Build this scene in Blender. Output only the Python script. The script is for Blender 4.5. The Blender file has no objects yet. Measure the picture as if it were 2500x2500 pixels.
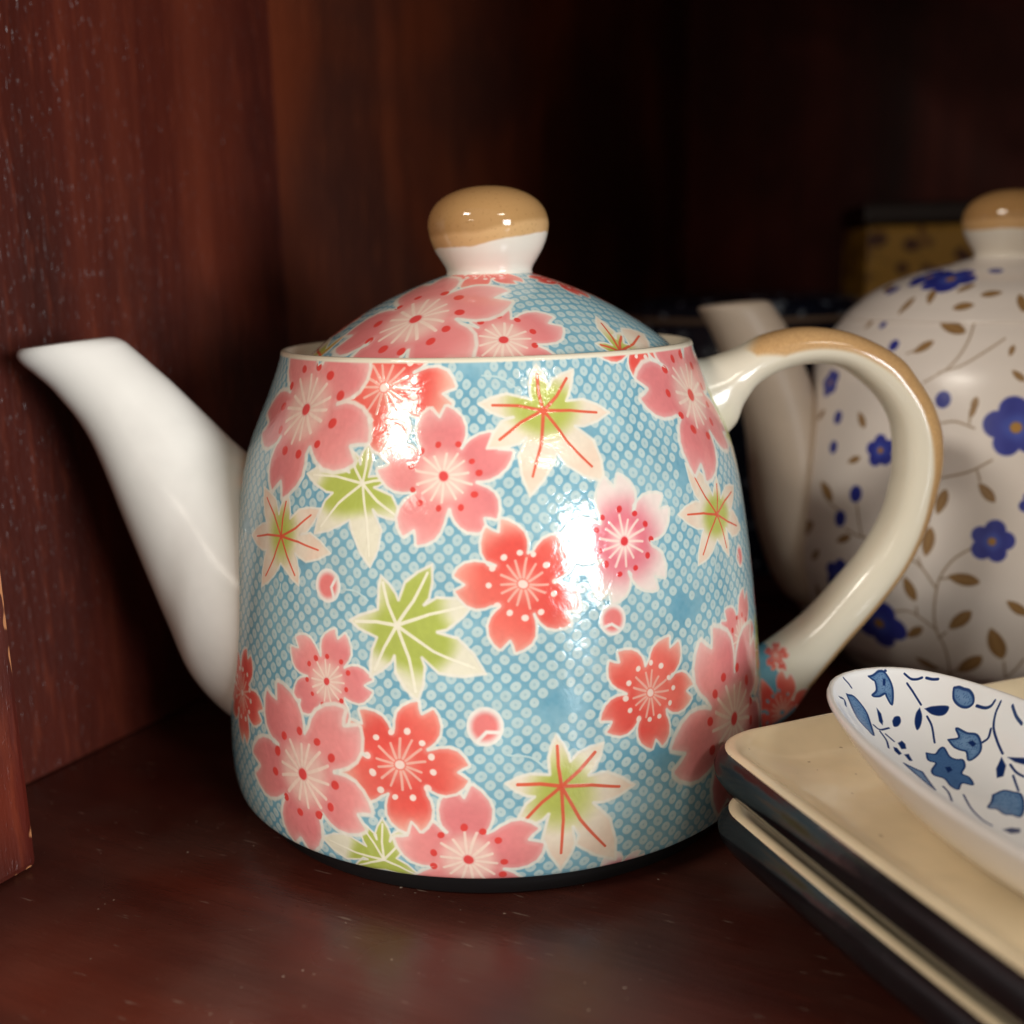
import bpy, bmesh, math, random
import numpy as np
from mathutils import Vector, Matrix

sc = bpy.context.scene
R = math.radians

# ------------------------------------------------------------------ camera
CAM_POS = Vector((0.0, -0.26, 0.1190))
PITCH, ROLL, YAW, FPX = 0.20604, -0.02503, 0.01796, 2797.56 / 2500.0
cd = bpy.data.cameras.new('camera')
cam = bpy.data.objects.new('camera', cd)
sc.collection.objects.link(cam)
cp, sp, cy, sy = math.cos(PITCH), math.sin(PITCH), math.cos(YAW), math.sin(YAW)
fw = Vector((sy * cp, cy * cp, -sp)); rt = Vector((cy, -sy, 0)); up = rt.cross(fw)
r2 = rt * math.cos(ROLL) + up * math.sin(ROLL); u2 = up * math.cos(ROLL) - rt * math.sin(ROLL)
m = Matrix((r2, u2, -fw)).transposed().to_4x4(); m.translation = CAM_POS
cam.matrix_world = m
cd.sensor_width = 36.0; cd.sensor_fit = 'HORIZONTAL'; cd.lens = 36.0 * FPX
cd.clip_start = 0.01; cd.clip_end = 50.0
cd.dof.use_dof = True; cd.dof.focus_distance = 0.226; cd.dof.aperture_fstop = 8.8
sc.camera = cam

# ------------------------------------------------------------------ world, exposure, lamps
w = bpy.data.worlds.new('World'); sc.world = w; w.use_nodes = True
bg = w.node_tree.nodes['Background']
bg.inputs[0].default_value = (1.0, 0.86, 0.70, 1); bg.inputs[1].default_value = 0.31
sc.view_settings.view_transform = 'Standard'; sc.view_settings.look = 'None'
sc.view_settings.exposure = 0.14; sc.view_settings.gamma = 1.0
sc.cycles.max_bounces = 8; sc.cycles.use_denoising = True

def lamp(name, az, el, dist, sx, sy_, radiance, col, spread=180):
    """an area lamp of the shop in front of the cabinet: az from the camera side towards the right, el above level"""
    a, e = R(az), R(el)
    d = Vector((math.sin(a) * math.cos(e), -math.cos(a) * math.cos(e), math.sin(e)))
    ld = bpy.data.lights.new(name, 'AREA'); ld.shape = 'RECTANGLE'; ld.size = sx; ld.size_y = sy_
    ld.energy = radiance * math.pi * sx * sy_; ld.color = col; ld.spread = R(spread)
    o = bpy.data.objects.new(name, ld); sc.collection.objects.link(o)
    o.location = Vector((0, 0, 0.07)) + d * dist
    o.rotation_euler = d.to_track_quat('Z', 'Y').to_euler()
    return o
lamp('shop_window_light', 40, 4.5, 2.3, 0.96, 0.66, 30.0, (0.93, 0.97, 1.0))
lamp('ceiling_light', -48, 36, 2.0, 0.50, 0.17, 44.0, (1.0, 0.93, 0.82))
lamp('ceiling_light', 28, 33, 2.2, 0.42, 0.12, 30.0, (1.0, 0.92, 0.80))
lamp('ceiling_light', -33, 16, 2.6, 0.40, 0.08, 16.0, (1.0, 0.90, 0.76))

# ------------------------------------------------------------------ helpers
C = sc.collection
def smooth(pts, n):
    P = np.array(pts, float); P = np.vstack([2 * P[0] - P[1], P, 2 * P[-1] - P[-2]]); out = []
    for i in range(1, len(P) - 2):
        p0, p1, p2, p3 = P[i - 1:i + 3]
        for t in np.linspace(0, 1, n, endpoint=False):
            out.append(.5 * ((2 * p1) + (-p0 + p2) * t + (2 * p0 - 5 * p1 + 4 * p2 - p3) * t * t + (-p0 + 3 * p1 - 3 * p2 + p3) * t ** 3))
    out.append(P[-2]); return np.array(out)
def arclen(p):
    return np.concatenate([[0], np.cumsum(np.hypot(*np.diff(p, axis=0).T))])
def mesh_obj(name, verts, faces, mats, parent=None, uvs=None, fmat=None, smooth_=True):
    me = bpy.data.meshes.new(name)
    me.from_pydata([tuple(map(float, v)) for v in verts], [], [tuple(f) for f in faces])
    for mt in (mats if isinstance(mats, (list, tuple)) else [mats]): me.materials.append(mt)
    if fmat is not None: me.polygons.foreach_set('material_index', np.array(fmat, np.int32))
    me.polygons.foreach_set('use_smooth', np.full(len(me.polygons), smooth_))
    if uvs is not None:
        ul = me.uv_layers.new(name='UVMap')
        ul.data.foreach_set('uv', np.array(uvs, np.float32).ravel())
    me.update()
    o = bpy.data.objects.new(name, me); C.objects.link(o)
    if parent is not None: o.parent = parent
    return o
def grid(P, closed_u=False, UV=None, flip=False):
    """P: (rows, cols, 3) -> verts, faces, per-loop uvs.  UV: (rows, cols(+1 when closed), 2)"""
    r, c = P.shape[:2]; F = []; L = []
    for i in range(r - 1):
        for j in range(c if closed_u else c - 1):
            j2 = (j + 1) % c
            q = [(i, j, j), (i, j2, j + 1), (i + 1, j2, j + 1), (i + 1, j, j)]
            if flip: q = q[::-1]
            F.append([a * c + b for a, b, _ in q])
            if UV is not None: L += [UV[a, u] for a, _, u in q]
    return P.reshape(-1, 3), F, L
def lathe(name, prof, mats, parent, n=192, mat_of=None, loc=(0, 0, 0), uvmode=None, smax=None, cap=False):
    """prof (k,2) r,z.  uvmode 'cyl': u = angle (seam at the back), v = arc length / smax; 'plan': top-down in metres * 10 + .5"""
    prof = np.asarray(prof); k = len(prof)
    th = -math.pi + 2 * math.pi * np.arange(n) / n
    P = np.stack([prof[:, :1] * np.sin(th), -prof[:, :1] * np.cos(th), np.repeat(prof[:, 1:], n, 1)], -1)
    if uvmode == 'cyl':
        s = arclen(prof) / smax
        UV = np.stack(np.broadcast_arrays(np.arange(n + 1)[None] / n, s[:, None]), -1)
    else:
        Q = np.concatenate([P, P[:, :1]], 1); UV = Q[..., :2] * 10 + .5
    V, F, L = grid(P, True, UV)
    fm = None
    if mat_of is not None: fm = np.repeat([mat_of(i) for i in range(k - 1)], n)
    o = mesh_obj(name, V, F, mats, parent, L, fm); o.location = loc
    return o
def empty(name, loc=(0, 0, 0), rz=0.0):
    o = bpy.data.objects.new(name, None); C.objects.link(o); o.location = loc; o.rotation_euler = (0, 0, rz)
    o.empty_display_size = .02
    return o
def tag(o, label=None, cat=None, group=None, kind=None):
    for k_, v in (('label', label), ('category', cat), ('group', group), ('kind', kind)):
        if v: o[k_] = v
    return o

# ------------------------------------------------------------------ node helpers
def new_mat(name):
    mt = bpy.data.materials.new(name); mt.use_nodes = True
    nt = mt.node_tree; return mt, nt, nt.nodes['Principled BSDF']
def N(nt, t, ins=None, **kw):
    n = nt.nodes.new(t)
    for k_, v in kw.items(): setattr(n, k_, v)
    for k_, v in (ins or {}).items():
        if hasattr(v, 'is_linked') or isinstance(v, bpy.types.NodeSocket): nt.links.new(v, n.inputs[k_])
        else: n.inputs[k_].default_value = v
    return n
def srgb(r, g, b):
    f = lambda c: c / 12.92 if c <= .04045 else ((c + .055) / 1.055) ** 2.4
    return (f(r / 255), f(g / 255), f(b / 255), 1)
def ramp(nt, fac, stops):
    n = nt.nodes.new('ShaderNodeValToRGB'); e = n.color_ramp.elements
    while len(e) < len(stops): e.new(.5)
    for el, (p, c) in zip(e, stops): el.position = p; el.color = c
    nt.links.new(fac, n.inputs[0]); return n.outputs[0]
def mix(nt, fac, a, b, bt='MIX'):
    n = nt.nodes.new('ShaderNodeMix'); n.data_type = 'RGBA'; n.blend_type = bt
    for s, v in ((0, fac), (6, a), (7, b)):
        if isinstance(v, bpy.types.NodeSocket): nt.links.new(v, n.inputs[s])
        else: n.inputs[s].default_value = v
    return n.outputs[2]
def math_(nt, op, a, b=None, c=None, clamp=False):
    n = nt.nodes.new('ShaderNodeMath'); n.operation = op; n.use_clamp = clamp
    for i, v in enumerate((a, b, c)):
        if v is None: continue
        if isinstance(v, bpy.types.NodeSocket): nt.links.new(v, n.inputs[i])
        else: n.inputs[i].default_value = v
    return n.outputs[0]
def maprange(nt, v, a, b, c=0.0, d=1.0, smooth_=True):
    n = nt.nodes.new('ShaderNodeMapRange'); n.interpolation_type = 'SMOOTHSTEP' if smooth_ else 'LINEAR'
    nt.links.new(v, n.inputs[0])
    for i, x in enumerate((a, b, c, d)): n.inputs[i + 1].default_value = x
    return n.outputs[0]
def coords(nt, out='Object', scale=(1, 1, 1), rot=(0, 0, 0)):
    tc = nt.nodes.new('ShaderNodeTexCoord'); mp = nt.nodes.new('ShaderNodeMapping')
    nt.links.new(tc.outputs[out], mp.inputs[0]); mp.inputs['Scale'].default_value = scale; mp.inputs['Rotation'].default_value = rot
    return mp.outputs[0]
def noise(nt, vec, scale, detail=4.0, rough=.55, dist=0.0):
    n = N(nt, 'ShaderNodeTexNoise', {'Scale': scale, 'Detail': detail, 'Roughness': rough, 'Distortion': dist})
    nt.links.new(vec, n.inputs['Vector']); return n.outputs[0]
def bump(nt, bs, h, strength, dist, normal=None):
    n = N(nt, 'ShaderNodeBump', {'Strength': strength, 'Distance': dist}); nt.links.new(h, n.inputs['Height'])
    if normal is not None: nt.links.new(normal, n.inputs['Normal'])
    if bs is not None: nt.links.new(n.outputs[0], bs.inputs['Normal'])
    return n.outputs[0]

# ------------------------------------------------------------------ brushwork: prints painted on the glaze, computed here pixel by pixel
rng = np.random.default_rng(7)
def vnoise(h, w_, cell, seed):
    """smooth value noise, tiling in x"""
    g = np.random.default_rng(seed); ny, nx = max(2, int(h / cell) + 2), max(2, int(round(w_ / cell)))
    G = g.random((ny, nx)); y = np.arange(h) / cell; x = np.arange(w_) * nx / w_
    y0 = y.astype(int); x0 = x.astype(int) % nx; fy = (y - y0)[:, None]; fx = (x - x.astype(int))[None]
    fy = fy * fy * (3 - 2 * fy); fx = fx * fx * (3 - 2 * fx); x1 = (x0 + 1) % nx
    return ((G[y0][:, x0] * (1 - fx) + G[y0][:, x1] * fx) * (1 - fy) + (G[y0 + 1][:, x0] * (1 - fx) + G[y0 + 1][:, x1] * fx) * fy)
def sstep(x, a, b):
    t = np.clip((x - a) / (b - a), 0, 1); return t * t * (3 - 2 * t)
def seg_d(X, Y, x0, y0, x1, y1):
    dx, dy = x1 - x0, y1 - y0; t = np.clip(((X - x0) * dx + (Y - y0) * dy) / max(dx * dx + dy * dy, 1e-16), 0, 1)
    return np.hypot(X - x0 - t * dx, Y - y0 - t * dy)
def poly_sd(X, Y, P):
    """signed distance to a closed polygon, negative inside"""
    d = np.full(X.shape, 1e9, np.float32); ins = np.zeros(X.shape, bool); n = len(P)
    for i in range(n):
        (x0, y0), (x1, y1) = P[i], P[(i + 1) % n]
        dx, dy = x1 - x0, y1 - y0; L2_ = max(dx * dx + dy * dy, 1e-16); px_, py_ = X - np.float32(x0), Y - np.float32(y0)
        t = np.clip((px_ * np.float32(dx / L2_) + py_ * np.float32(dy / L2_)), 0, 1); px_ -= t * np.float32(dx); py_ -= t * np.float32(dy)
        d = np.minimum(d, px_ * px_ + py_ * py_)
        if y0 != y1: ins ^= ((y0 > Y) != (y1 > Y)) & (X < (x1 - x0) * (Y - y0) / (y1 - y0) + x0)
    d = np.sqrt(d); return np.where(ins, -d, d)
class Canvas:
    """an RGBA sheet; alpha keeps the relief of the enamel.  'cyl' sheets are angle x arc length, 'plan' sheets top-down metres"""
    def __init__(s, W, H, base, mode, radius=None, smax=None, span=None, org=None):
        s.W, s.H, s.mode, s.radius, s.smax, s.span, s.org = W, H, mode, radius, smax, span, org
        s.rgb = np.empty((H, W, 3), np.float32); s.rgb[:] = np.array(base) / 255.0; s.h = np.full((H, W), .35, np.float32)
        s.px = (smax / H) if mode == 'cyl' else span / W
    def window(s, a, b, rad):
        """slice and local metric coordinates round a point (angle, arc) or (x, y)"""
        if s.mode == 'cyl':
            rc = np.interp(b, *s.radius); i0, i1 = int((b - rad) / s.smax * s.H), int((b + rad) / s.smax * s.H) + 2
            da = rad / max(rc, 1e-3) * 1.1
            j0, j1 = int(((a - da) / (2 * math.pi) + .5) * s.W), int(((a + da) / (2 * math.pi) + .5) * s.W) + 2
        else:
            i0, i1 = int((b - rad - s.org[1]) / s.px), int((b + rad - s.org[1]) / s.px) + 2
            j0, j1 = int((a - rad - s.org[0]) / s.px), int((a + rad - s.org[0]) / s.px) + 2
        i0, i1, j0, j1 = max(0, i0), min(s.H, i1), max(0, j0), min(s.W, j1)
        if i1 <= i0 or j1 <= j0: return None
        ii, jj = np.mgrid[i0:i1, j0:j1]
        if s.mode == 'cyl':
            sv = (ii + .5) / s.H * s.smax; r = np.interp(sv, *s.radius)
            X = r * (((jj + .5) / s.W - .5) * 2 * math.pi - a); Y = sv - b
        else:
            X = s.org[0] + (jj + .5) * s.px - a; Y = s.org[1] + (ii + .5) * s.px - b
        return (slice(i0, i1), slice(j0, j1)), X.astype(np.float32), Y.astype(np.float32)
    def put(s, sl, col, al, h=None):
        al = np.asarray(al, np.float32)
        c = np.array(col, np.float32) / 255.0 if not isinstance(col, np.ndarray) or col.ndim == 1 else col
        s.rgb[sl] = s.rgb[sl] * (1 - al[..., None]) + c.astype(np.float32) * al[..., None]
        if h is not None: s.h[sl] = s.h[sl] * (1 - al) + h * al
    def image(s, name):
        im = bpy.data.images.new(name, s.W, s.H, alpha=True)
        im.alpha_mode = 'CHANNEL_PACKED'
        im.pixels.foreach_set(np.concatenate([np.clip(s.rgb, 0, 1), np.clip(s.h, 0, 1)[..., None]], -1).astype(np.float32).ravel())
        im.update(); im.pack(); return im
def wobble(X, Y, amp, seed, f):
    a = np.random.default_rng(seed).random(4) * 6.28
    return X + amp * (np.sin(f * Y + a[0]) + .6 * np.sin(2.3 * f * X + a[1])), Y + amp * (np.sin(f * X + a[2]) + .6 * np.sin(2.1 * f * Y + a[3]))

PETAL = [(-36, .50), (-35.2, .58), (-33, .68), (-28.5, .81), (-22, .92), (-14, 1.01), (-8, 1.06), (-5.5, 1.05), (-2.5, .95), (0, .885), (3, .95), (5.5, 1.05), (8, 1.06), (14, 1.01), (22, .92), (28.5, .81), (33, .68), (35.2, .58)]
WHITE = np.array([240, 232, 218.])
def blossom(cv, style, a, b, rad, ang, seed=0):
    wdw = cv.window(a, b, rad * 1.25)
    if wdw is None: return
    sl, X, Y = wdw; g = np.random.default_rng(seed + 11); px = cv.px
    X, Y = wobble(X, Y, rad * .010, seed, 7 / rad)
    P = []; lens = 1 + g.uniform(-.06, .06, 5); tw = g.uniform(-4, 4, 5); dirs = []
    for k_ in range(5):
        f = math.radians(ang + 72 * k_ + tw[k_]); dirs.append(f)
        for da, q in PETAL:
            q2 = q * (1 + (lens[k_] - 1) * (q > .5)); t = f + math.radians(da * (.97))
            P.append((rad * q2 * math.cos(t), rad * q2 * math.sin(t)))
    sd = poly_sd(X, Y, P); rho = np.hypot(X, Y) / rad; th = np.arctan2(Y, X)
    inside = sstep(-sd, -px * .8, px * .8); ow = max(rad * .034, px * 2.6)
    var = .5 + .5 * np.sin(3.1 * X / rad + 2 * Y / rad + seed)
    if style == 'pink':
        base = np.array([236, 142, 140.]) + (var[..., None] - .5) * np.array([10, 16, 12.])
        pale = np.array([244, 200, 186.]); col = base + (pale - base) * (1 - sstep(rho, .22, .50))[..., None]
        col = col + (np.array([246, 190, 182.]) - col) * (sstep(rho, .66, 1.05) * (.45 + .4 * np.cos(th - seed)))[..., None]
        fil, dot, mid = (250, 222, 204), (228, 76, 70), (230, 80, 78)
    elif style == 'red':
        base = np.array([238, 102, 90.]) + (var[..., None] - .5) * np.array([6, 26, 22.])
        tip = np.array([244, 184, 164.]); side = .5 + .5 * np.cos(th - math.radians(ang) - 2.2 + seed)
        col = base + (tip - base) * (sstep(rho, .62, 1.05) * (.38 + .6 * side))[..., None]
        col = col + (np.array([242, 146, 130.]) - col) * (1 - sstep(rho, .12, .38))[..., None] * .7
        fil, dot, mid = (246, 190, 172), (250, 226, 212), (250, 222, 208)
    else:
        base = np.array([232, 128, 140.]); tip = np.array([243, 226, 216.])
        col = base + (tip - base) * sstep(rho, .34, .92)[..., None]
        col = col + (np.array([246, 200, 196.]) - col) * (1 - sstep(rho, .10, .34))[..., None]
        fil, dot, mid = (250, 224, 210), (226, 64, 66), (226, 66, 70)
    halo = sstep(-sd, -ow * 1.1, -ow * .2)
    cv.put(sl, WHITE, halo * .9, .62)
    cv.put(sl, col / 255.0, sstep(-sd, ow * .35, ow * 1.25), .50)
    edge = sstep(-sd, ow * .2, ow) * (1 - sstep(-sd, ow * 1.0, ow * 3.2))
    cv.put(sl, WHITE, edge * .22)
    core = rho < .64; ys, xs = np.nonzero(core)
    if len(ys) == 0: return
    y0, y1, x0, x1 = ys.min(), ys.max() + 1, xs.min(), xs.max() + 1
    sl = (slice(sl[0].start + y0, sl[0].start + y1), slice(sl[1].start + x0, sl[1].start + x1))
    X, Y, rho, inside = X[y0:y1, x0:x1], Y[y0:y1, x0:x1], rho[y0:y1, x0:x1], inside[y0:y1, x0:x1]
    nf = 14; a0 = g.random() * 6.28; df = np.full(X.shape, 1.0, np.float32); dd = df.copy()
    for i in range(nf):
        t = a0 + 6.283 * i / nf + g.uniform(-.07, .07); r1 = rad * g.uniform(.33, .43); r0 = rad * .11
        df = np.minimum(df, seg_d(X, Y, r0 * math.cos(t), r0 * math.sin(t), r1 * math.cos(t), r1 * math.sin(t)))
    cv.put(sl, fil, (1 - sstep(df, rad * .010, rad * .030)) * inside * .9, .6)
    nd = 11 if style != 'red' else 12; a1 = g.random() * 6.28
    for i in range(nd):
        t = a1 + 6.283 * i / nd + g.uniform(-.08, .08); r1 = rad * g.uniform(.47, .54); q = g.uniform(.88, 1.12)
        dd = np.minimum(dd, np.hypot(X - r1 * math.cos(t), Y - r1 * math.sin(t)) / q)
    cv.put(sl, dot, (1 - sstep(dd, rad * .038, rad * .062)) * inside, .62)
    cv.put(sl, mid, (1 - sstep(rho, .055, .085)) * inside, .6)
def leaf(cv, style, a, b, tips, seed=0):
    T = [(x * .001, y * .001) for x, y in tips]; big = max(math.hypot(*t) for t in T)
    wdw = cv.window(a, b, big * 1.15)
    if wdw is None: return
    sl, X, Y = wdw; px = cv.px; X, Y = wobble(X, Y, big * .006, seed, 6 / big)
    T.sort(key=lambda t: math.atan2(t[1], t[0])); P = []; n = len(T)
    for i in range(n):
        x, y = T[i]; L = math.hypot(x, y); ux, uy = x / L, y / L; nx, ny = -uy, ux
        pt, nt_ = T[i - 1], T[(i + 1) % n]
        def valley(p, q):
            lp, lq = math.hypot(*p), math.hypot(*q); ap, aq = math.atan2(p[1], p[0]), math.atan2(q[1], q[0])
            d = (aq - ap) % (2 * math.pi); am = ap + d / 2; v = min(lp, lq) * (.50 if d < 1.3 else .34)
            return (v * math.cos(am), v * math.sin(am))
        v0 = valley(pt, (x, y)); wd = L * .205
        P.append(v0)
        P.append((ux * L * .58 - nx * wd, uy * L * .58 - ny * wd)); P.append((ux * L * .80 - nx * wd * .62, uy * L * .80 - ny * wd * .62))
        P.append((x, y))
        P.append((ux * L * .80 + nx * wd * .62, uy * L * .80 + ny * wd * .62)); P.append((ux * L * .58 + nx * wd, uy * L * .58 + ny * wd))
    sd = poly_sd(X, Y, P); rho = np.hypot(X, Y) / big; ow = max(big * .028, px * 2.6)
    cv.put(sl, (241, 233, 216), sstep(-sd, -ow * .9, 0) * .95, .62)
    if style == 'w':
        green = np.array([180, 190, 90.]); tip = np.array([236, 229, 204.])
        k_ = sstep(rho + .14 * np.sin(5 * X / big + seed) + .08 * np.sin(9 * Y / big), .30, .64)
    else:
        green = np.array([186, 192, 94.]); tip = np.array([240, 226, 204.])
        k_ = sstep(rho + .06 * np.sin(6 * Y / big + seed), .16, .46)
    col = green + (tip - green) * k_[..., None]
    if style == 'r': col = col + (np.array([242, 196, 170.]) - col) * (np.exp(-((rho - .72) / .16) ** 2) * .35)[..., None]
    cv.put(sl, col / 255.0, sstep(-sd, ow * .15, ow * 1.1), .48)
    vc = (247, 240, 216) if style == 'w' else (226, 94, 68)
    ins = sstep(-sd, 0, ow)
    for i, (x, y) in enumerate(T):
        f = .86 if style == 'w' else .78
        k1 = .12 * ((i % 2) * 2 - 1); mx, my = x * f * .5 - y * k1 * .25, y * f * .5 + x * k1 * .25
        d = np.minimum(seg_d(X, Y, 0, 0, mx, my), seg_d(X, Y, mx, my, x * f, y * f))
        wv = big * (.019 if style == 'w' else .018) * (1.15 - .5 * rho)
        cv.put(sl, vc, (1 - sstep(d, wv * .5, wv * 1.25)) * ins * .92, .62)
def bud(cv, a, b, rad, seed):
    wdw = cv.window(a, b, rad * 1.6)
    if wdw is None: return
    sl, X, Y = wdw; d = np.hypot(X * 1.08, Y); g = np.random.default_rng(seed); f = g.random() * 6.28
    cv.put(sl, (241, 233, 222), 1 - sstep(d, rad * .94, rad * 1.06), .62)
    ox, oy = .28 * rad * math.cos(f + 1), .28 * rad * math.sin(f + 1); Xo, Yo = X - ox, Y - oy; r = d / rad
    edge = np.full(X.shape, 9.0)
    for t in (f, f + 2.3): edge = np.minimum(edge, seg_d(X, Y, ox, oy, ox + 2 * rad * math.cos(t), oy + 2 * rad * math.sin(t)) / rad)
    cv.put(sl, (236, 122, 118), (1 - sstep(r, .50, .92)) * sstep(edge, .03, .16) * .92, .5)
def stroke(cv, pts, width, col, al=1.0, h=.6, taper=False):
    for (a0, b0), (a1, b1) in zip(pts[:-1], pts[1:]):
        if cv.mode == 'cyl':
            rm = np.interp((b0 + b1) / 2, *cv.radius); L = math.hypot(rm * (a1 - a0), b1 - b0)
        else: rm = 1.0; L = math.hypot(a1 - a0, b1 - b0)
        wdw = cv.window((a0 + a1) / 2, (b0 + b1) / 2, L / 2 + width * 3)
        if wdw is None: continue
        sl, X, Y = wdw; hx, hy = rm * (a1 - a0) / 2, (b1 - b0) / 2
        d = seg_d(X, Y, -hx, -hy, hx, hy); cv.put(sl, col, (1 - sstep(d, width * .55, width * 1.25)) * al, h)
def curve(pts, n=6):
    return [tuple(p) for p in smooth(pts, n)] if len(pts) > 2 else pts
def kanoko(cv, seed, pitch=.00242, dens=.36, plan_ang=45):
    """blue ground tie-dyed with small ringed dots in diagonal rows, left out in places"""
    ii, jj = np.mgrid[0:cv.H, 0:cv.W].astype(np.float32)
    if cv.mode == 'cyl':
        Y = (ii + .5) / cv.H * cv.smax; X = .0595 * ((jj + .5) / cv.W - .5) * 2 * math.pi
    else:
        X = cv.org[0] + (jj + .5) * cv.px; Y = cv.org[1] + (ii + .5) * cv.px
    n1, n2 = vnoise(cv.H, cv.W, cv.H / 22, seed), vnoise(cv.H, cv.W, cv.H / 130, seed + 1)
    ground = np.array([128, 177, 194.]) + ((n1 - .5)[..., None] * np.array([34, 22, 14.])) + ((n2 - .5)[..., None] * np.array([14, 8, 5.]))
    cv.rgb[:] = ground / 255.0
    Xw = X + .00012 * np.sin(Y * 700 + 1) + .00010 * np.sin(X * 900); Yw = Y + .00012 * np.sin(X * 640)
    c_, s_ = math.cos(R(plan_ang)), math.sin(R(plan_ang))
    p, q = (Xw * c_ + Yw * s_) / pitch, (-Xw * s_ + Yw * c_) / pitch
    ip, iq = np.floor(p), np.floor(q); fp, fq = p - ip - .5, q - iq - .5
    hsh = np.modf(np.abs(np.sin(ip * 12.9898 + iq * 78.233 + seed) * 43758.5453))[0]
    # clusters left out: low-frequency field sampled per cell
    fld = np.sin(ip * .53 + iq * .21 + seed) + np.sin(iq * .47 - ip * .33 + 2 * seed) + .7 * np.sin((ip + iq) * .81 + 1.3)
    keep = (fld + 1.1 * (hsh - .5) > -2.35 + dens)
    fp *= fp; fq *= fq; d = np.sqrt(np.sqrt(fp * fp + fq * fq)) * .25 + np.sqrt(fp + fq) * .75 + (hsh - .5) * .05
    dot = (1 - sstep(d, .34, .465)) * keep * (.86 + .14 * hsh)
    cv.rgb[:] = cv.rgb * (1 - dot[..., None]) + np.array([196, 214, 211.]) / 255.0 * dot[..., None]
    hole = (1 - sstep(d, .05, .15)) * keep * .55
    cv.rgb[:] = cv.rgb * (1 - hole[..., None]) + np.array([146, 184, 194.]) / 255.0 * hole[..., None]
    cv.h[:] = .35 + .10 * dot - .03 * hole
BL = [('pink',-0.8264,0.09014,0.01788,-96.1),('red',-0.4266,0.09512,0.01303,-9.2),('pink',-0.1593,0.07823,0.01235,-119.2),('red',0.0911,0.05828,0.01189,-178.5),('fade',0.4456,0.06439,0.01186,98.8),('pink',1.005,0.09028,0.01741,-114.2),('red',0.7079,0.10388,0.0095,-92.0),('pink',-0.5712,0.03811,0.01029,71.5),('red',-1.0805,0.02809,0.01059,-77.5),('pink',-0.1011,0.00563,0.01386,88.2),('red',-0.306,0.02392,0.013,-8.2),('pink',-0.6747,0.01825,0.01738,120.2),('red',0.5042,0.03452,0.01097,-86.1),('pink',1.0245,0.03742,0.01092,61.9),('pink',0.9136,0.02249,0.02003,-173.5),('fade',0.3818,-0.00223,0.0062,110.0)]
LF = [('w',-0.4573,0.07663,[(-10.71,-10.45),(2.63,-15.52),(8.73,-6.65),(5.34,1.08),(-0.04,7.69),(-4.35,6.32),(-14.06,0.95)]),('r',-0.8173,0.06436,[(-13.07,-1.91),(-6.72,-11.22),(6.34,-8.75),(14.3,-1.61),(10.6,6.79),(0.5,8.9),(-9.09,8.88)]),('w',-0.3124,0.05041,[(-5.7,-10.12),(4.03,-14.06),(16.71,-8.72),(14.91,4.84),(6.56,11.82),(-3.51,9.18),(-9.97,0.29)]),('r',0.2066,0.09033,[(-11.32,-6.75),(-4.22,-16.17),(10.61,-14.62),(13.46,-1.42),(7.02,7.68),(-0.3,8.88),(-11.87,1.88)]),('r',0.9282,0.06526,[(-9.13,-8.68),(3.62,-9.55),(13.05,-5.6),(12.49,3.8),(2.98,7.48),(-7.97,11.73),(-13.36,2.15)]),('w',-0.3747,0.00411,[(-6.84,-3.2),(7.23,-3.36),(6.05,7.78),(0.32,8.87),(-4.92,7.39),(-14.45,1.67)]),('r',0.1861,0.0195,[(-8.89,-7.88),(-0.37,-17.44),(11.0,-17.21),(15.12,-2.23),(8.72,7.4),(-0.58,9.99),(-10.6,1.59)])]
BU = [(-0.5756,0.05667,0.0033),(0.3837,0.04997,0.00302),(-0.0391,0.03191,0.00378),(1.0966,0.05445,0.00251)]
ST = [[(-0.50859,0.05639),(-0.46202,0.05625),(-0.41742,0.0548)],[(0.13971,0.02343),(0.09542,0.02567),(0.02816,0.02632)],[(-0.80763,0.05495),(-0.81267,0.05371),(-0.8325,0.0517)],[(0.8988,0.05916),(0.88448,0.05659),(0.86116,0.05383)],[(-0.02304,0.09745),(0.05084,0.09692),(0.11857,0.09453)]]
LB = [('pink',-0.01513,-0.02468,0.01815,8.0),('pink',0.00218,-0.03535,0.01246,35.1)]
LL = [('r',0.02568,-0.03013,[(-4.15,9.19),(0.9,7.54),(6.56,13.83),(4.16,2.57),(-5.16,-0.91)]),('r',-0.03621,-0.01647,[(5.81,1.95),(-1.8,13.76),(-2.28,2.44)])]
F2 = [(-0.3512,0.07919,0.00788,171.0),(-0.4205,0.05015,0.00554,7.0),(-0.8918,0.02279,0.00801,-154.0),(-0.9365,0.07109,0.00459,101.0),(-1.3848,0.08759,0.00416,-103.0),(-1.0841,0.03433,0.00558,-138.0),(-0.2692,0.05986,0.00356,-171.0)]
D2 = [(-1.1648,0.10643,0.00125),(-1.003,0.10006,0.00173),(-0.6709,0.08573,0.0023),(-1.2409,0.07835,0.00196),(-1.2267,0.06998,0.00186),(-1.033,0.05846,0.00238),(-1.1025,0.0509,0.00231),(-0.9874,0.00519,2e-05)]
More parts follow.
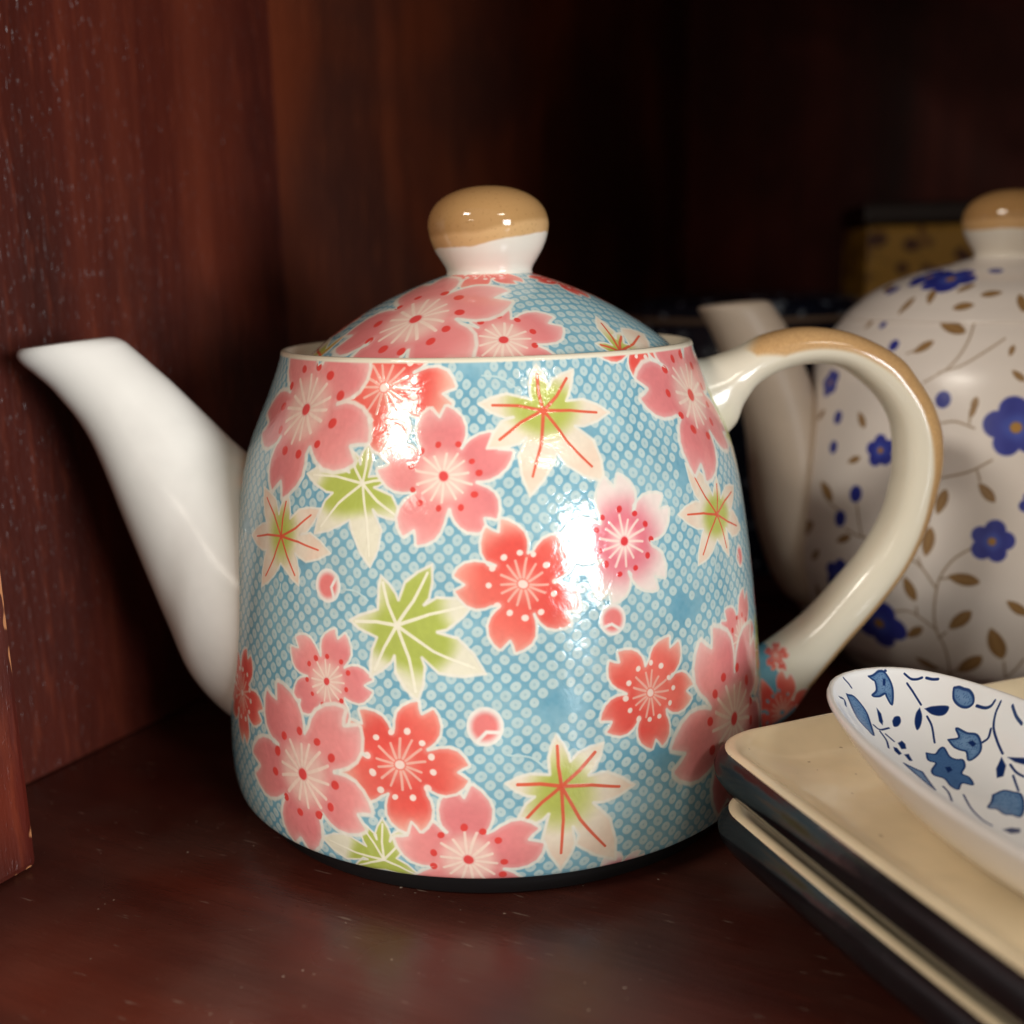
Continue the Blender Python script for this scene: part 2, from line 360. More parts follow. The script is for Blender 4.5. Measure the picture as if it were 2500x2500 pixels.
G2 = [(-1.2912,0.10679,0.0022,80.0),(-0.6997,0.10614,0.00413,-25.0),(-0.8235,0.09989,0.00295,38.0),(-0.5303,0.08472,0.00214,81.0),(-0.383,0.09927,0.00164,75.0),(-0.3494,0.09233,0.0021,-43.0),(-1.0736,0.07863,0.00259,-52.0),(-1.0739,0.06758,0.00232,23.0),(-1.3973,0.07808,0.00223,43.0),(-1.2191,0.05743,0.00387,-35.0),(-1.3461,0.0451,0.00468,28.0),(-1.0676,0.0456,0.00268,26.0),(-1.2462,0.03857,0.00253,44.0),(-1.257,0.02693,0.00277,-88.0),(-0.6292,0.05942,0.00344,76.0),(-0.4524,0.06249,0.00311,-49.0),(-0.6685,0.04869,0.00389,85.0),(-0.7328,0.03534,0.00351,-64.0),(-0.5177,0.03981,0.00392,-5.0),(-0.5258,0.02821,0.0041,50.0),(-0.7205,0.02231,0.00303,45.0),(-0.6834,0.01154,0.00328,-35.0),(-0.483,0.01384,0.00465,52.0),(-0.3765,0.02187,0.0051,-71.0),(-0.3103,0.03314,0.00319,-36.0),(-1.0807,0.00523,0.00343,-0.0),(-0.5356,0.08308,0.00186,76.0)]
S2 = [[(-0.4919,0.0483),(-0.5625,0.0448),(-0.6103,0.0397),(-0.6247,0.0347),(-0.6317,0.0281),(-0.6214,0.0235),(-0.592,0.019),(-0.5764,0.0128),(-0.5805,0.0044)],[(-0.8225,0.0276),(-0.7394,0.0287),(-0.6766,0.0267),(-0.6212,0.024)],[(-0.7296,0.0435),(-0.6839,0.0415),(-0.626,0.0368)],[(-0.61,0.0393),(-0.5753,0.0398)],[(-0.7002,0.0644),(-0.6326,0.0656),(-0.5493,0.0671),(-0.5031,0.0684),(-0.4406,0.0708)],[(-0.4967,0.068),(-0.4818,0.0654)],[(-1.0181,0.0557),(-1.0012,0.0525),(-0.9726,0.0475)],[(-1.0666,0.0485),(-0.9885,0.0473),(-0.9119,0.0473)],[(-0.3211,0.0097),(-0.2837,0.0137),(-0.2569,0.0176)],[(-0.3211,0.0097),(-0.3385,0.0161)],[(-1.2072,0.0056),(-1.1851,0.0052),(-1.0239,0.0052)],[(-1.192,0.0547),(-1.1057,0.0527)],[(-0.7057,0.0304),(-0.7046,0.0277)],[(-0.5836,0.0239),(-0.6162,0.0216)],[(-0.6411,0.0113),(-0.5817,0.0088),(-0.5367,0.0115)],[(-0.7054,0.0441),(-0.6874,0.0419)],[(-0.5857,0.1077),(-0.5993,0.1016),(-0.6597,0.0948),(-0.7751,0.0899)],[(-0.4179,0.1027),(-0.5093,0.0988),(-0.6115,0.0948),(-0.7104,0.0928)],[(-0.9055,0.0977),(-0.8565,0.0991)],[(-0.6693,0.0796),(-0.6033,0.0802),(-0.5214,0.0787)],[(-0.545,0.0825),(-0.5446,0.0799)]]
L2 = {'F': [(-0.02389,-0.01795)],'D': [(-0.01272,-0.02064),(-0.03565,-0.00628)],'G': [(-0.03642,-0.01966),(-0.03095,-0.02284),(-0.02301,-0.02636),(-0.02594,-0.03245),(-0.01877,-0.03265),(-0.01322,-0.03854)]}
SP = {'tulip': [[(49.3,0.34),(49.39,-0.69),(49.86,-2.26),(49.37,-3.28),(47.4,-3.48),(45.63,-2.87),(43.54,-1.37),(45.15,-1.26),(45.85,-1.28),(45.49,0.32),(45.72,1.6),(46.59,0.16),(48.19,-0.5),(48.7,-0.17)],[(32.93,-6.88),(32.17,-8.62),(34.01,-9.24),(32.01,-10.03),(30.31,-11.03),(28.33,-10.53),(27.11,-9.33),(26.91,-7.11),(28.81,-7.94),(29.84,-7.33),(31.06,-6.83)],[(39.81,-12.48),(39.21,-13.04),(38.2,-13.45),(37.07,-13.93),(35.76,-13.87),(35.07,-13.32),(35.55,-12.38),(36.93,-11.71),(38.36,-11.58),(39.26,-12.0)],[(31.68,-1.44),(30.94,-2.82),(31.67,-4.11),(31.81,-5.15),(29.43,-4.77),(28.23,-5.39),(27.6,-6.27),(26.06,-5.63),(24.67,-4.0),(23.13,-4.5),(21.05,-3.79),(22.22,-2.34),(20.63,-0.5),(21.84,0.08),(24.25,-0.25),(25.7,0.99),(27.15,0.38),(28.75,-1.51),(29.85,-0.63)],[(16.96,-4.99),(17.09,-7.12),(15.68,-8.13),(14.31,-8.6),(11.29,-6.78),(9.34,-4.55),(10.38,-3.86),(11.03,-2.83),(12.89,-2.74),(13.77,-1.64),(15.37,-3.55)],[(44.89,7.75),(44.99,6.0),(42.59,5.08),(39.98,5.62),(36.34,6.93),(37.58,7.58),(39.77,8.45)],[(29.43,4.77),(26.91,2.64),(21.21,3.74),(25.65,4.25)]],'dark': [[(40.66,-6.73),(40.09,-8.37),(38.39,-10.29),(37.66,-9.81),(37.65,-8.69),(38.97,-7.29)],[(41.24,-6.09),(39.59,-5.56),(38.03,-4.27),(37.29,-3.0),(38.94,-3.54),(40.54,-4.83)],[(40.17,0.56),(40.98,-0.43),(40.92,-1.43),(39.85,-1.11),(38.98,0.0),(38.95,0.95)],[(43.25,2.12),(41.97,1.91),(40.25,2.53),(39.37,3.17),(40.22,3.38)],[(23.54,-11.38),(21.54,-10.88),(20.05,-9.26),(20.44,-8.26),(22.34,-9.48)],[(22.69,-11.96),(20.14,-13.38),(18.96,-13.28),(19.13,-12.71),(20.89,-12.16)],[(6.66,0.94),(6.8,-0.88),(5.98,-2.08),(4.89,-1.09),(5.02,0.51)],[(34.98,2.57),(35.51,1.36),(34.62,1.21),(33.44,1.75),(33.39,2.8)],[(33.93,4.17),(33.72,3.54),(32.2,3.5),(31.74,4.35),(32.83,4.61)],[(31.94,3.13),(32.05,2.13),(30.12,2.53),(30.18,3.17)],[(48.54,-2.37),(48.35,-2.87),(47.27,-2.15),(47.33,-1.65)],[(30.37,-9.17),(30.07,-10.0),(28.95,-10.08),(28.95,-9.3)],[(27.31,-2.39),(27.11,-3.33),(26.08,-3.11),(25.64,-1.88)]],'stroke': [[(47.8,-6.72),(46.49,-7.36),(45.77,-8.24),(45.42,-9.16)],[(44.92,-9.71),(43.89,-10.46),(43.15,-11.24)],[(46.16,-6.32),(44.23,-6.53),(41.63,-6.59)],[(39.14,-6.34),(36.95,-5.98),(33.52,-4.35)],[(34.21,-13.54),(32.69,-14.15),(31.84,-14.85),(31.71,-15.6)],[(30.61,-16.0),(30.18,-14.72),(28.8,-13.43),(26.41,-12.54),(23.86,-11.85)],[(28.15,-16.65),(26.34,-16.2),(24.54,-16.06)],[(28.42,-10.91),(28.26,-12.0),(29.09,-13.07)],[(39.17,5.23),(38.26,4.43),(38.71,2.16)],[(48.38,6.46),(47.68,5.85),(46.89,5.59)],[(22.08,1.54),(20.06,1.83),(17.39,3.0)],[(18.83,-0.33),(14.21,1.34),(10.59,1.94),(8.28,1.7)],[(21.14,-11.43),(19.14,-11.14),(17.33,-11.34)],[(18.96,-10.42),(15.5,-8.95)],[(37.21,3.78),(35.43,3.1)],[(37.83,4.65),(35.65,4.63),(33.52,5.43)],[(49.63,-3.47),(49.59,-3.64)],[(42.52,10.76),(42.95,9.44),(41.17,10.11)]]}

# ------------------------------------------------------------------ materials
def glaze(name, col, rough=.10, bump_amt=.15, var=.04, specks=0.0):
    mt, nt, bs = new_mat(name); v = coords(nt, 'Object')
    n1 = noise(nt, v, 55, 3); c2 = tuple(x * (1 - var * 2.2) for x in col[:3]) + (1,)
    base = mix(nt, maprange(nt, n1, .35, .7), col, c2)
    if specks:
        spk = math_(nt, 'MULTIPLY', maprange(nt, noise(nt, v, 520, 1.0), .76, .80), specks); base = mix(nt, spk, base, srgb(128, 84, 48))
    nt.links.new(base, bs.inputs['Base Color'])
    bs.inputs['Roughness'].default_value = rough; bs.inputs['IOR'].default_value = 1.5
    n2 = noise(nt, v, 130, 2); bump(nt, bs, n2, bump_amt, .0004)
    return mt
def printed(name, im, rough=.10, relief=.0003, strength=.5, ripple=.12, uvmap=True):
    mt, nt, bs = new_mat(name)
    tx = N(nt, 'ShaderNodeTexImage', image=im, extension='CLIP' if False else 'EXTEND', interpolation='Linear')
    tc = nt.nodes.new('ShaderNodeTexCoord'); nt.links.new(tc.outputs['UV'], tx.inputs[0])
    nt.links.new(tx.outputs[0], bs.inputs['Base Color'])
    bs.inputs['Roughness'].default_value = rough; bs.inputs['IOR'].default_value = 1.5
    v = coords(nt, 'Object'); n2 = noise(nt, v, 240, 3, .55, .6)
    b1 = bump(nt, None, n2, ripple, .0008)
    bump(nt, bs, tx.outputs[1], strength, relief, b1)
    return mt
CREAM = glaze('cream_glaze', srgb(238, 229, 211))
CREAM_SPOUT = glaze('cream_spout_glaze', srgb(241, 235, 225), .19)
CREAM_LIP = glaze('cream_rim_glaze', srgb(236, 224, 200), .14)
mt, nt, bs = new_mat('black_unglazed_foot'); BLACK_FOOT = mt
bs.inputs['Base Color'].default_value = srgb(15, 13, 14); bs.inputs['Roughness'].default_value = .55

def knob_mat(name, z0, slope, soft=.0004):
    """cream glaze dipped in brown, the dip line tilted and run"""
    mt, nt, bs = new_mat(name)
    tc = nt.nodes.new('ShaderNodeTexCoord'); sx = nt.nodes.new('ShaderNodeSeparateXYZ'); nt.links.new(tc.outputs['Object'], sx.inputs[0])
    nz = noise(nt, tc.outputs['Object'], 160, 2)
    x2 = math_(nt, 'MULTIPLY', math_(nt, 'ADD', sx.outputs[0], .004), slope)
    x3 = math_(nt, 'MAXIMUM', x2, math_(nt, 'MULTIPLY', x2, .25))
    h = math_(nt, 'SUBTRACT', sx.outputs[2], math_(nt, 'ADD', x3, math_(nt, 'MULTIPLY', nz, .0012)))
    f = maprange(nt, h, z0 + .0002, z0 + .0008); f2 = maprange(nt, h, z0 + .0026, z0 + .0040)
    spk = noise(nt, tc.outputs['Object'], 1300, 2)
    br = mix(nt, f2, srgb(214, 172, 120), srgb(184, 142, 92))
    br = mix(nt, math_(nt, 'MULTIPLY', maprange(nt, spk, .58, .74), .22), br, srgb(120, 80, 40))
    nt.links.new(mix(nt, f, srgb(236, 229, 216), br), bs.inputs['Base Color'])
    bs.inputs['Roughness'].default_value = .07
    n2 = noise(nt, tc.outputs['Object'], 140, 2); bump(nt, bs, n2, .10, .0004)
    return mt

def wood(name, axis, dark, mid, light, rough=.30, grain=1.0, dust=0.0, gl=.5, blotch=.75):
    """stained and lacquered boards; axis = direction of the grain"""
    mt, nt, bs = new_mat(name)
    sc_ = [9.0, 9.0, 9.0]; sc_[axis] = .55
    v = coords(nt, 'Object', tuple(sc_)); vo = coords(nt, 'Object')
    sg = [420.0, 420.0, 420.0]; sg[axis] = 60.0
    vg = coords(nt, 'Object', tuple(sg))
    big = noise(nt, v, 1.6, 5, .62, .6); fine = noise(nt, vg, 1.0, 3, .6); blot = noise(nt, vo, 9.0, 3, .5, .5)
    c = ramp(nt, big, [(.28, dark), (.50, mid), (.74, light)])
    c = mix(nt, maprange(nt, blot, .42, .66), c, mix(nt, blotch, c, dark))
    c = mix(nt, math_(nt, 'MULTIPLY', maprange(nt, fine, .50, .75), .35 * grain), c, light)
    if dust:
        d1 = noise(nt, vo, 620, 1.0, .5); d2 = noise(nt, vo, 26, 3, .6)
        m_ = math_(nt, 'MULTIPLY', maprange(nt, d1, .755, .785), maprange(nt, d2, .44, .60))
        vs = coords(nt, 'Object', (130, 900, 1), (0, 0, .5)); s1 = noise(nt, vs, 1.0, 2, .5)
        m2 = math_(nt, 'MULTIPLY', maprange(nt, s1, .68, .78), .34)
        haze_ = math_(nt, 'MULTIPLY', maprange(nt, d2, .35, .75), .05)
        mm = math_(nt, 'MULTIPLY', math_(nt, 'ADD', math_(nt, 'ADD', m_, m2), haze_), dust, clamp=True)
        c = mix(nt, mm, c, srgb(196, 178, 160))
    nt.links.new(c, bs.inputs['Base Color'])
    rr = maprange(nt, blot, .3, .7, rough * .8, rough * 1.35); nt.links.new(rr, bs.inputs['Roughness'])
    bs.inputs['Specular IOR Level'].default_value = gl
    b1 = bump(nt, None, fine, .35 * grain, .0010)
    speck = noise(nt, coords(nt, 'Object', tuple((1300.0, 300.0)[k_ == axis] for k_ in range(3))), 1.0, 2, .6)
    bump(nt, bs, maprange(nt, speck, .60, .80), .36 * grain, .0008, b1)
    return mt
WALL_W = wood('red_brown_lacquered_wood', 2, srgb(34, 15, 13), srgb(78, 31, 22), srgb(118, 54, 35), .36, 1.0)
FLOOR_W = wood('dark_shelf_wood', 0, srgb(38, 16, 13), srgb(72, 29, 21), srgb(120, 54, 38), .26, .30, .75, .5, .35)
INNER_W = wood('orange_brown_lacquered_wood', 2, srgb(52, 22, 13), srgb(108, 48, 26), srgb(150, 76, 40), .45, .5)
BACK_W = wood('dark_back_wood', 2, srgb(52, 20, 16), srgb(108, 42, 32), srgb(150, 68, 50), .45, .5, 0.0, .2)
def post_mat():
    mt = wood('worn_post_wood', 2, srgb(40, 13, 10), srgb(84, 28, 19), srgb(128, 56, 32), .34, .8)
    nt = mt.node_tree; bs = nt.nodes['Principled BSDF']; old = bs.inputs['Base Color'].links[0].from_socket
    tc = nt.nodes.new('ShaderNodeTexCoord'); sx = nt.nodes.new('ShaderNodeSeparateXYZ'); nt.links.new(tc.outputs['Object'], sx.inputs[0])
    # bare wood where the corner and the foot are chipped
    de = math_(nt, 'ADD', math_(nt, 'ABSOLUTE', math_(nt, 'SUBTRACT', sx.outputs[0], .035)), math_(nt, 'ABSOLUTE', math_(nt, 'SUBTRACT', sx.outputs[1], -.0287)))
    n1 = noise(nt, coords(nt, 'Object', (1, 1, .45)), 95, 3, .6)
    chip = maprange(nt, math_(nt, 'SUBTRACT', math_(nt, 'MULTIPLY', maprange(nt, n1, .54, .78), .0036), de), .0, .0004)
    low = math_(nt, 'SUBTRACT', math_(nt, 'MULTIPLY', maprange(nt, n1, .50, .75), .0034), sx.outputs[2])
    chip2 = maprange(nt, low, .0, .0004)
    ch = math_(nt, 'MAXIMUM', chip, chip2)
    nt.links.new(mix(nt, ch, old, srgb(176, 118, 78)), bs.inputs['Base Color'])
    return mt
POST_W = post_mat()

# ------------------------------------------------------------------ the cabinet (turned against the camera)
CAB = Matrix.Translation((-.114, .0027, 0)) @ Matrix.Rotation(math.atan2(-.472, .881), 4, 'Z')
def box(name, x0, x1, y0, y1, z0, z1, mat, parent=None, bev=.0, mw=None, segs=2):
    bm = bmesh.new(); bmesh.ops.create_cube(bm, size=1)
    for v in bm.verts: v.co = Vector(((x0 if v.co.x < 0 else x1), (y0 if v.co.y < 0 else y1), (z0 if v.co.z < 0 else z1)))
    if bev: bmesh.ops.bevel(bm, geom=bm.edges[:], offset=bev, segments=segs, affect='EDGES', profile=.6)
    me = bpy.data.meshes.new(name); bm.to_mesh(me); bm.free(); me.materials.append(mat)
    o = bpy.data.objects.new(name, me); C.objects.link(o)
    if mw is not None: o.matrix_world = mw
    if parent is not None: o.parent = parent
    return o
shelf = tag(box('shelf_floor', -.06, .60, -.16, .52, -.022, 0, FLOOR_W, mw=CAB), 'dark red brown wooden shelf board under the teapots', kind='structure')
wl = tag(box('wall_left', -.022, 0, -.12, .1115, .0004, .40, WALL_W, mw=CAB, bev=.0002), 'red brown lacquered side panel of the cabinet', kind='structure')
post = box('post', -.0195, .035, -.112, -.0287, .0006, .40, POST_W, parent=wl, bev=.0014)
inner = box('board', -.022, -.0003, .1117, .4995, .0004, .40, INNER_W, parent=wl, bev=.0002)
post['label'] = 'worn reddish front post with chipped corner'
wb = tag(box('wall_back', -.03, .60, .500, .52, .0004, .40, BACK_W, mw=CAB), 'dark wooden back panel of the cabinet', kind='structure')
wr = tag(box('wall_right', .56, .58, -.12, .50, .0004, .40, BACK_W, mw=CAB), 'dark side panel beyond the frame', kind='structure')
top = tag(box('ceiling', -.06, .60, -.12, .52, .36, .38, BACK_W, mw=CAB), 'underside of the shelf above', kind='structure')

# ------------------------------------------------------------------ shapes shared by both teapots
BODY = [(.0600,.0058),(.0612,.0068),(.0619,.0100),(.0622,.0150),(.0618,.0255),(.0609,.036),(.0597,.048),(.0583,.060),(.0562,.0735),(.0540,.0822),(.0512,.0890),(.0489,.0940),(.0471,.0985),(.0460,.1015),(.0456,.1032)]
LID = [(.0410,.1003),(.0404,.1018),(.0390,.1034),(.0321,.1084),(.0236,.1133),(.0151,.1169),(.0096,.1188)]
BODY2 = [(.046,.006),(.0525,.0085),(.0575,.016),(.0622,.030),(.0630,.038),(.0625,.0465),(.0600,.063),(.0572,.0765),(.0538,.0895),(.0490,.0985),(.0462,.1020),(.0452,.1032)]
LID2 = [(.0455,.1036),(.0425,.1065),(.0360,.1115),(.0250,.1160),(.0150,.1186),(.0090,.1200)]
KNOB = [(.0104,.1178),(.0095,.1191),(.0097,.1203),(.0106,.1218),(.0118,.1238),(.0128,.1262),(.0133,.1286),(.0132,.1306),(.0124,.1327),(.0109,.1345),(.0086,.1360),(.0056,.1371),(.0026,.1376),(.0001,.1377)]
def tube_loft(secs, n, parent, name, mat, ends=None, uv=None, ex=2.0, uvrows=None):
    """secs: rows of (centre, half axis a, half axis b) -> closed loft"""
    rows = []
    for c, a, b in secs:
        t = 2 * math.pi * np.arange(n) / n
        ct, st = np.cos(t), np.sin(t); q = (np.abs(ct) ** ex + np.abs(st) ** ex) ** (-1 / ex)
        rows.append(np.array(c) + (q * ct)[:, None] * np.array(a) + (q * st)[:, None] * np.array(b))
    P = np.array(rows); k = len(rows)
    UV = None
    if uvrows is not None: UV = np.stack(np.broadcast_arrays(np.arange(n + 1)[None] / n, np.array(uvrows)[:, None]), -1)
    V, F, L = grid(P, True, UV)
    return mesh_obj(name, V, F, mat, parent, L if UV is not None else None)
def make_spout(parent, L, U, W, mat, lip=18):
    """lower edge, upper edge and width from the root to the crest of the mouth; the last rows roll over into the bore"""
    L = smooth(L, 6); U = smooth(U, 6); W = smooth([(w_, 0) for w_ in W], 6)[:, 0]
    secs = []
    for l, u, w_ in zip(L, U, W):
        c = (l + u) / 2; a = (u - l) / 2
        secs.append(((c[0], 0, c[1]), (a[0], 0, a[1]), (0, w_ / 2, 0)))
    body_secs = list(secs[:-lip])
    for q in (0, 6, 12):
        c1, a1, b1 = [np.array(v_) for v_ in body_secs[-1 - q]]; secs.append((c1, a1 * .72, b1 * .70))
    return tube_loft(secs, 48, parent, 'spout', mat)
HO = [(.0430,.0990),(.0493,.0990),(.0561,.1010),(.0627,.1040),(.0711,.1054),(.0796,.1045),(.0864,.1021),(.0934,.0980),(.0972,.0935),(.1008,.0882),(.1034,.0816),(.1041,.0746),(.1034,.0685),(.1011,.0586),(.0970,.0491),(.0903,.0395),(.0818,.0293),(.0748,.0203),(.0690,.0125),(.0560,.0060)]
HI = [(.0480,.0770),(.0553,.0832),(.0573,.0880),(.0606,.0927),(.0663,.0958),(.0730,.0971),(.0799,.0961),(.0851,.0927),(.0893,.0885),(.0922,.0836),(.0933,.0785),(.0935,.0732),(.0932,.0690),(.0912,.0610),(.0866,.0526),(.0812,.0459),(.0743,.0381),(.0674,.0325),(.0615,.0290),(.0520,.0280)]
HW = [.022,.0195,.0165,.0150,.0143,.0140,.0138,.0136,.0135,.0134,.0134,.0134,.0134,.0134,.0136,.0138,.0142,.0150,.0165,.019]
def make_handle(parent, mat):
    o, i, w_ = smooth(HO, 5), smooth(HI, 5), smooth([(x, 0) for x in HW], 5)[:, 0]
    c = (o + i) / 2; s = arclen(c); secs = []
    for k_ in range(len(o)):
        a = (o[k_] - i[k_]) / 2
        secs.append(((c[k_][0], 0, c[k_][1]), (a[0], 0, a[1]), (0, -w_[k_] / 2, 0)))
    return tube_loft(secs, 40, parent, 'handle', mat, ex=2.35, uvrows=s / s[-1])

# ------------------------------------------------------------------ prints of the front teapot
b_prof = smooth(BODY, 8); b_len = arclen(b_prof); S1 = b_len[-1]
cv = Canvas(4096, 1184, (90, 160, 195), 'cyl', (b_len, b_prof[:, 0]), S1)
kanoko(cv, 3)
for k_, pl in enumerate(ST): stroke(cv, curve(pl, 8), .00022, (196, 218, 216), .8)
# the side turned away carries the same sprays
BACK = [('pink',1.75,.075,.014,40.),('red',2.2,.05,.0115,10.),('pink',2.75,.08,.015,80.),('red',-2.8,.03,.012,50.),('pink',-2.2,.06,.0145,15.),('red',-1.75,.085,.011,70.),('pink',1.9,.02,.013,20.),('fade',2.5,.02,.011,0.),('pink',-1.95,.02,.014,5.),('red',-1.45,.05,.012,33.),('pink',1.5,.045,.012,70.)]
for k_, (st, a, b, q, g) in enumerate(BACK): blossom(cv, st, a, b, q, g, 60 + k_)
LEAF_T = [(-9.5, -7), (-1, -13), (9, -9), (12, 1), (7, 8), (-1, 10), (-10, 3)]
for k_, (st, a, b) in enumerate([('w', 1.65, .055), ('r', 2.45, .075), ('w', -2.5, .085), ('r', -2.45, .035), ('r', -1.55, .07), ('w', 1.32, .083), ('w', 1.28, .03)]): leaf(cv, st, a, b, LEAF_T, 80 + k_)
order = [('b', i) for i in (13, 14, 8, 15, 6)] + [('l', 5), ('l', 1), ('b', 1), ('l', 0)] + [('b', i) for i in (0, 2, 7)] + [('l', 2), ('l', 3), ('b', 4), ('b', 3), ('l', 4), ('b', 5), ('l', 6), ('b', 9), ('b', 10), ('b', 11), ('b', 12)]
for kind, i in order:
    if kind == 'b': blossom(cv, *BL[i], seed=i + 1)
    else: leaf(cv, *LF[i], seed=i + 1)
for k_, (a, b, q) in enumerate(BU): bud(cv, a, b, q, k_ + 5)
n_ = vnoise(cv.H, cv.W, 60, 91) * .6 + vnoise(cv.H, cv.W, 9, 92) * .4
cv.rgb *= (1 + .07 * (n_ - .5))[..., None]
rowz = np.arange(cv.H) / cv.H * S1
lip = sstep(rowz + .00025 * (vnoise(1, cv.W, 40, 5) - .5).T @ np.ones((1, 1)) if False else rowz, S1 - .0007, S1 - .0003)
cv.rgb = cv.rgb * (1 - lip[:, None, None]) + np.array([238, 228, 206.]) / 255 * lip[:, None, None]
PRINT_BODY = printed('blossom_printed_glaze', cv.image('blossom_print'), .115, .00028, .42, .16)
cl = Canvas(1400, 1400, (90, 160, 195), 'plan', span=.1, org=(-.05, -.05))
kanoko(cl, 5, .0023, .1, 32)
for k_, (x, y, q, g, st) in enumerate([(-.001, -.0085, .0085, 250., 'red'), (.0150, -.004, .0085, 300., 'red'), (.028, .004, .0095, 20., 'red'), (-.02, .018, .014, 20., 'pink'), (.012, .026, .012, 70., 'pink'), (-.034, .002, .010, 0., 'red')]): blossom(cl, st, x, y, q, g, 30 + k_)
for k_, q in enumerate(LL): leaf(cl, *q, seed=20 + k_)
for k_, q in reversed(list(enumerate(LB))): blossom(cl, *q, seed=44 + k_)
PRINT_LID = printed('blossom_printed_lid_glaze', cl.image('blossom_print_lid'), .085, .00028, .4, .12)
# the handle: brown glaze wiped along the outer side, one blossom run over from the body at its foot
hc = Canvas(512, 2048, (236, 228, 208), 'plan', span=.045, org=(0, 0)); hc_y = .180
vv = (np.arange(2048) + .5)[:, None] / 2048; uu = ((np.arange(512) + .5)[None] / 512 + .5) % 1 - .5     # 0 = outer side
bnd = np.interp(vv, [0, .08, .11, .16, .30, .40, .50, .60, .75, .92, 1], [.0, .0, .16, .262, .262, .235, .20, .175, .155, .14, .10])
nz_ = vnoise(2048, 512, 230, 3) - .5
br = sstep(bnd - np.abs(uu) + .035 * nz_, -.022, .022) * sstep(vv + .16 * uu + .02 * nz_, .104, .140)
brown = np.array([212, 170, 118.]) + (vnoise(2048, 512, 150, 8) - .5)[..., None] * np.array([30, 30, 24.]) + (vnoise(2048, 512, 5, 18) - .5)[..., None] * np.array([14, 14, 10.])
hc.rgb = hc.rgb * (1 - br[..., None]) + brown / 255 * br[..., None]
hc.px = .045 / 512
for (x, y, q, g, st) in [(.0178, .1600, .0040, 250., 'red'), (.0075, .1660, .0085, 30., 'red')]:
    blossom(hc, st, x, y, q, g, 71)
ft = sstep(vv + .03 * (vnoise(2048, 512, 120, 13) - .5), .895, .915) * np.ones((1, 512))
blue = np.array([112, 172, 192.]) / 255
isw = (np.abs(hc.rgb - np.array([236, 228, 208.]) / 255).sum(-1) < .25) | (br > .5)
hc.rgb = np.where((isw * ft)[..., None] > .5, blue, hc.rgb)
HANDLE_M = printed('cream_handle_brown_edge', hc.image('handle_glaze'), .15, .0001, .2, .06)

# ------------------------------------------------------------------ front teapot
pot = empty('teapot')
tag(pot, 'blue teapot with pink and red blossoms and green maple leaves, whole in view', 'teapot')
rim_in = [(.0453,.1036),(.0447,.1037),(.0440,.1033),(.0436,.1022),(.0434,.1008),(.0420,.1000),(.0400,.0996),(.0385,.0990),(.0390,.0970),(.047,.085),(.055,.06),(.058,.03),(.056,.012),(.03,.0095),(.0005,.0095)]
full = np.vstack([[(.0005, .0052), (.045, .0052), (.0575, .0053)], b_prof, rim_in]); nb = 3 + len(b_prof)
o = lathe('body', full, [PRINT_BODY, CREAM_LIP], pot, 256, mat_of=lambda i: 0 if 3 <= i < nb - 1 else 1, uvmode='cyl', smax=S1)
# arc length 0 of the print is the lower edge of the painted wall
ul = o.data.uv_layers[0]; a = np.empty(len(ul.data) * 2, np.float32); ul.data.foreach_get('uv', a); a = a.reshape(-1, 2)
off = arclen(full)[3] / S1; a[:, 1] -= off; ul.data.foreach_set('uv', a.ravel())
lathe('foot_ring', [(.0490,.0053),(.0490,.0006),(.0500,0),(.0552,0),(.0562,.0006),(.0566,.0030),(.0570,.0054)], BLACK_FOOT, pot, 160)
make_spout(pot, [(-.0480,.0120),(-.0605,.0172),(-.0702,.0271),(-.0755,.0404),(-.0828,.0624),(-.0897,.0838),(-.0964,.0945),(-.1009,.0992),(-.1035,.1015),(-.1046,.1034),(-.1037,.1050),(-.1018,.1049)],
           [(-.0360,.0700),(-.0480,.0735),(-.0575,.0815),(-.0642,.0888),(-.0715,.0968),(-.0752,.1004),(-.0776,.1028),(-.0796,.1047),(-.0812,.1061),(-.0832,.1070),(-.0852,.1071),(-.0868,.1064)],
           [.060, .050, .041, .033, .026, .0215, .0192, .0184, .0179, .0172, .0160, .0142], CREAM_SPOUT)
make_handle(pot, HANDLE_M)
lid = lathe('lid', np.vstack([[(.0395,.0985),(.0405,.0990)], smooth(LID, 8), [(.0085,.1190)]]), [PRINT_LID, CREAM], pot, 192, mat_of=lambda i: 0 if i > 6 else 1, loc=(.001, 0, 0))
knob = lathe('knob', smooth(KNOB, 5), knob_mat('knob_brown_dip', .1236, .17), lid, 128)

# ------------------------------------------------------------------ teapot behind, with the blue sprigs
b2 = smooth(BODY2, 8); b2l = arclen(b2); S2L = b2l[-1]
c2 = Canvas(2560, 780, (245, 236, 228), 'cyl', (b2l, b2[:, 0]), S2L)
BROWN = (146, 108, 62)
def sprig_leaf(cv_, a, b, h_, ang, col=BROWN):
    wdw = cv_.window(a, b, h_ * 1.5)
    if wdw is None: return
    sl, X, Y = wdw; c_, s_ = math.cos(R(ang)), math.sin(R(ang)); p, q = (X * c_ + Y * s_) / h_, (-X * s_ + Y * c_) / h_
    wdt = .40 * np.clip(1 - p * p, 0, 1) ** .8 * (1 + .15 * p); d = np.abs(q) - wdt
    k_ = (1 - sstep(d, -.06, .08)) * (np.abs(p) < 1)
    colr = np.array(col, float) + (sstep(np.abs(q) / (wdt + 1e-3), 0, 1) - .6)[..., None] * np.array([-26, -24, -18.])
    cv_.put(sl, colr / 255.0, k_ * .92, .5)
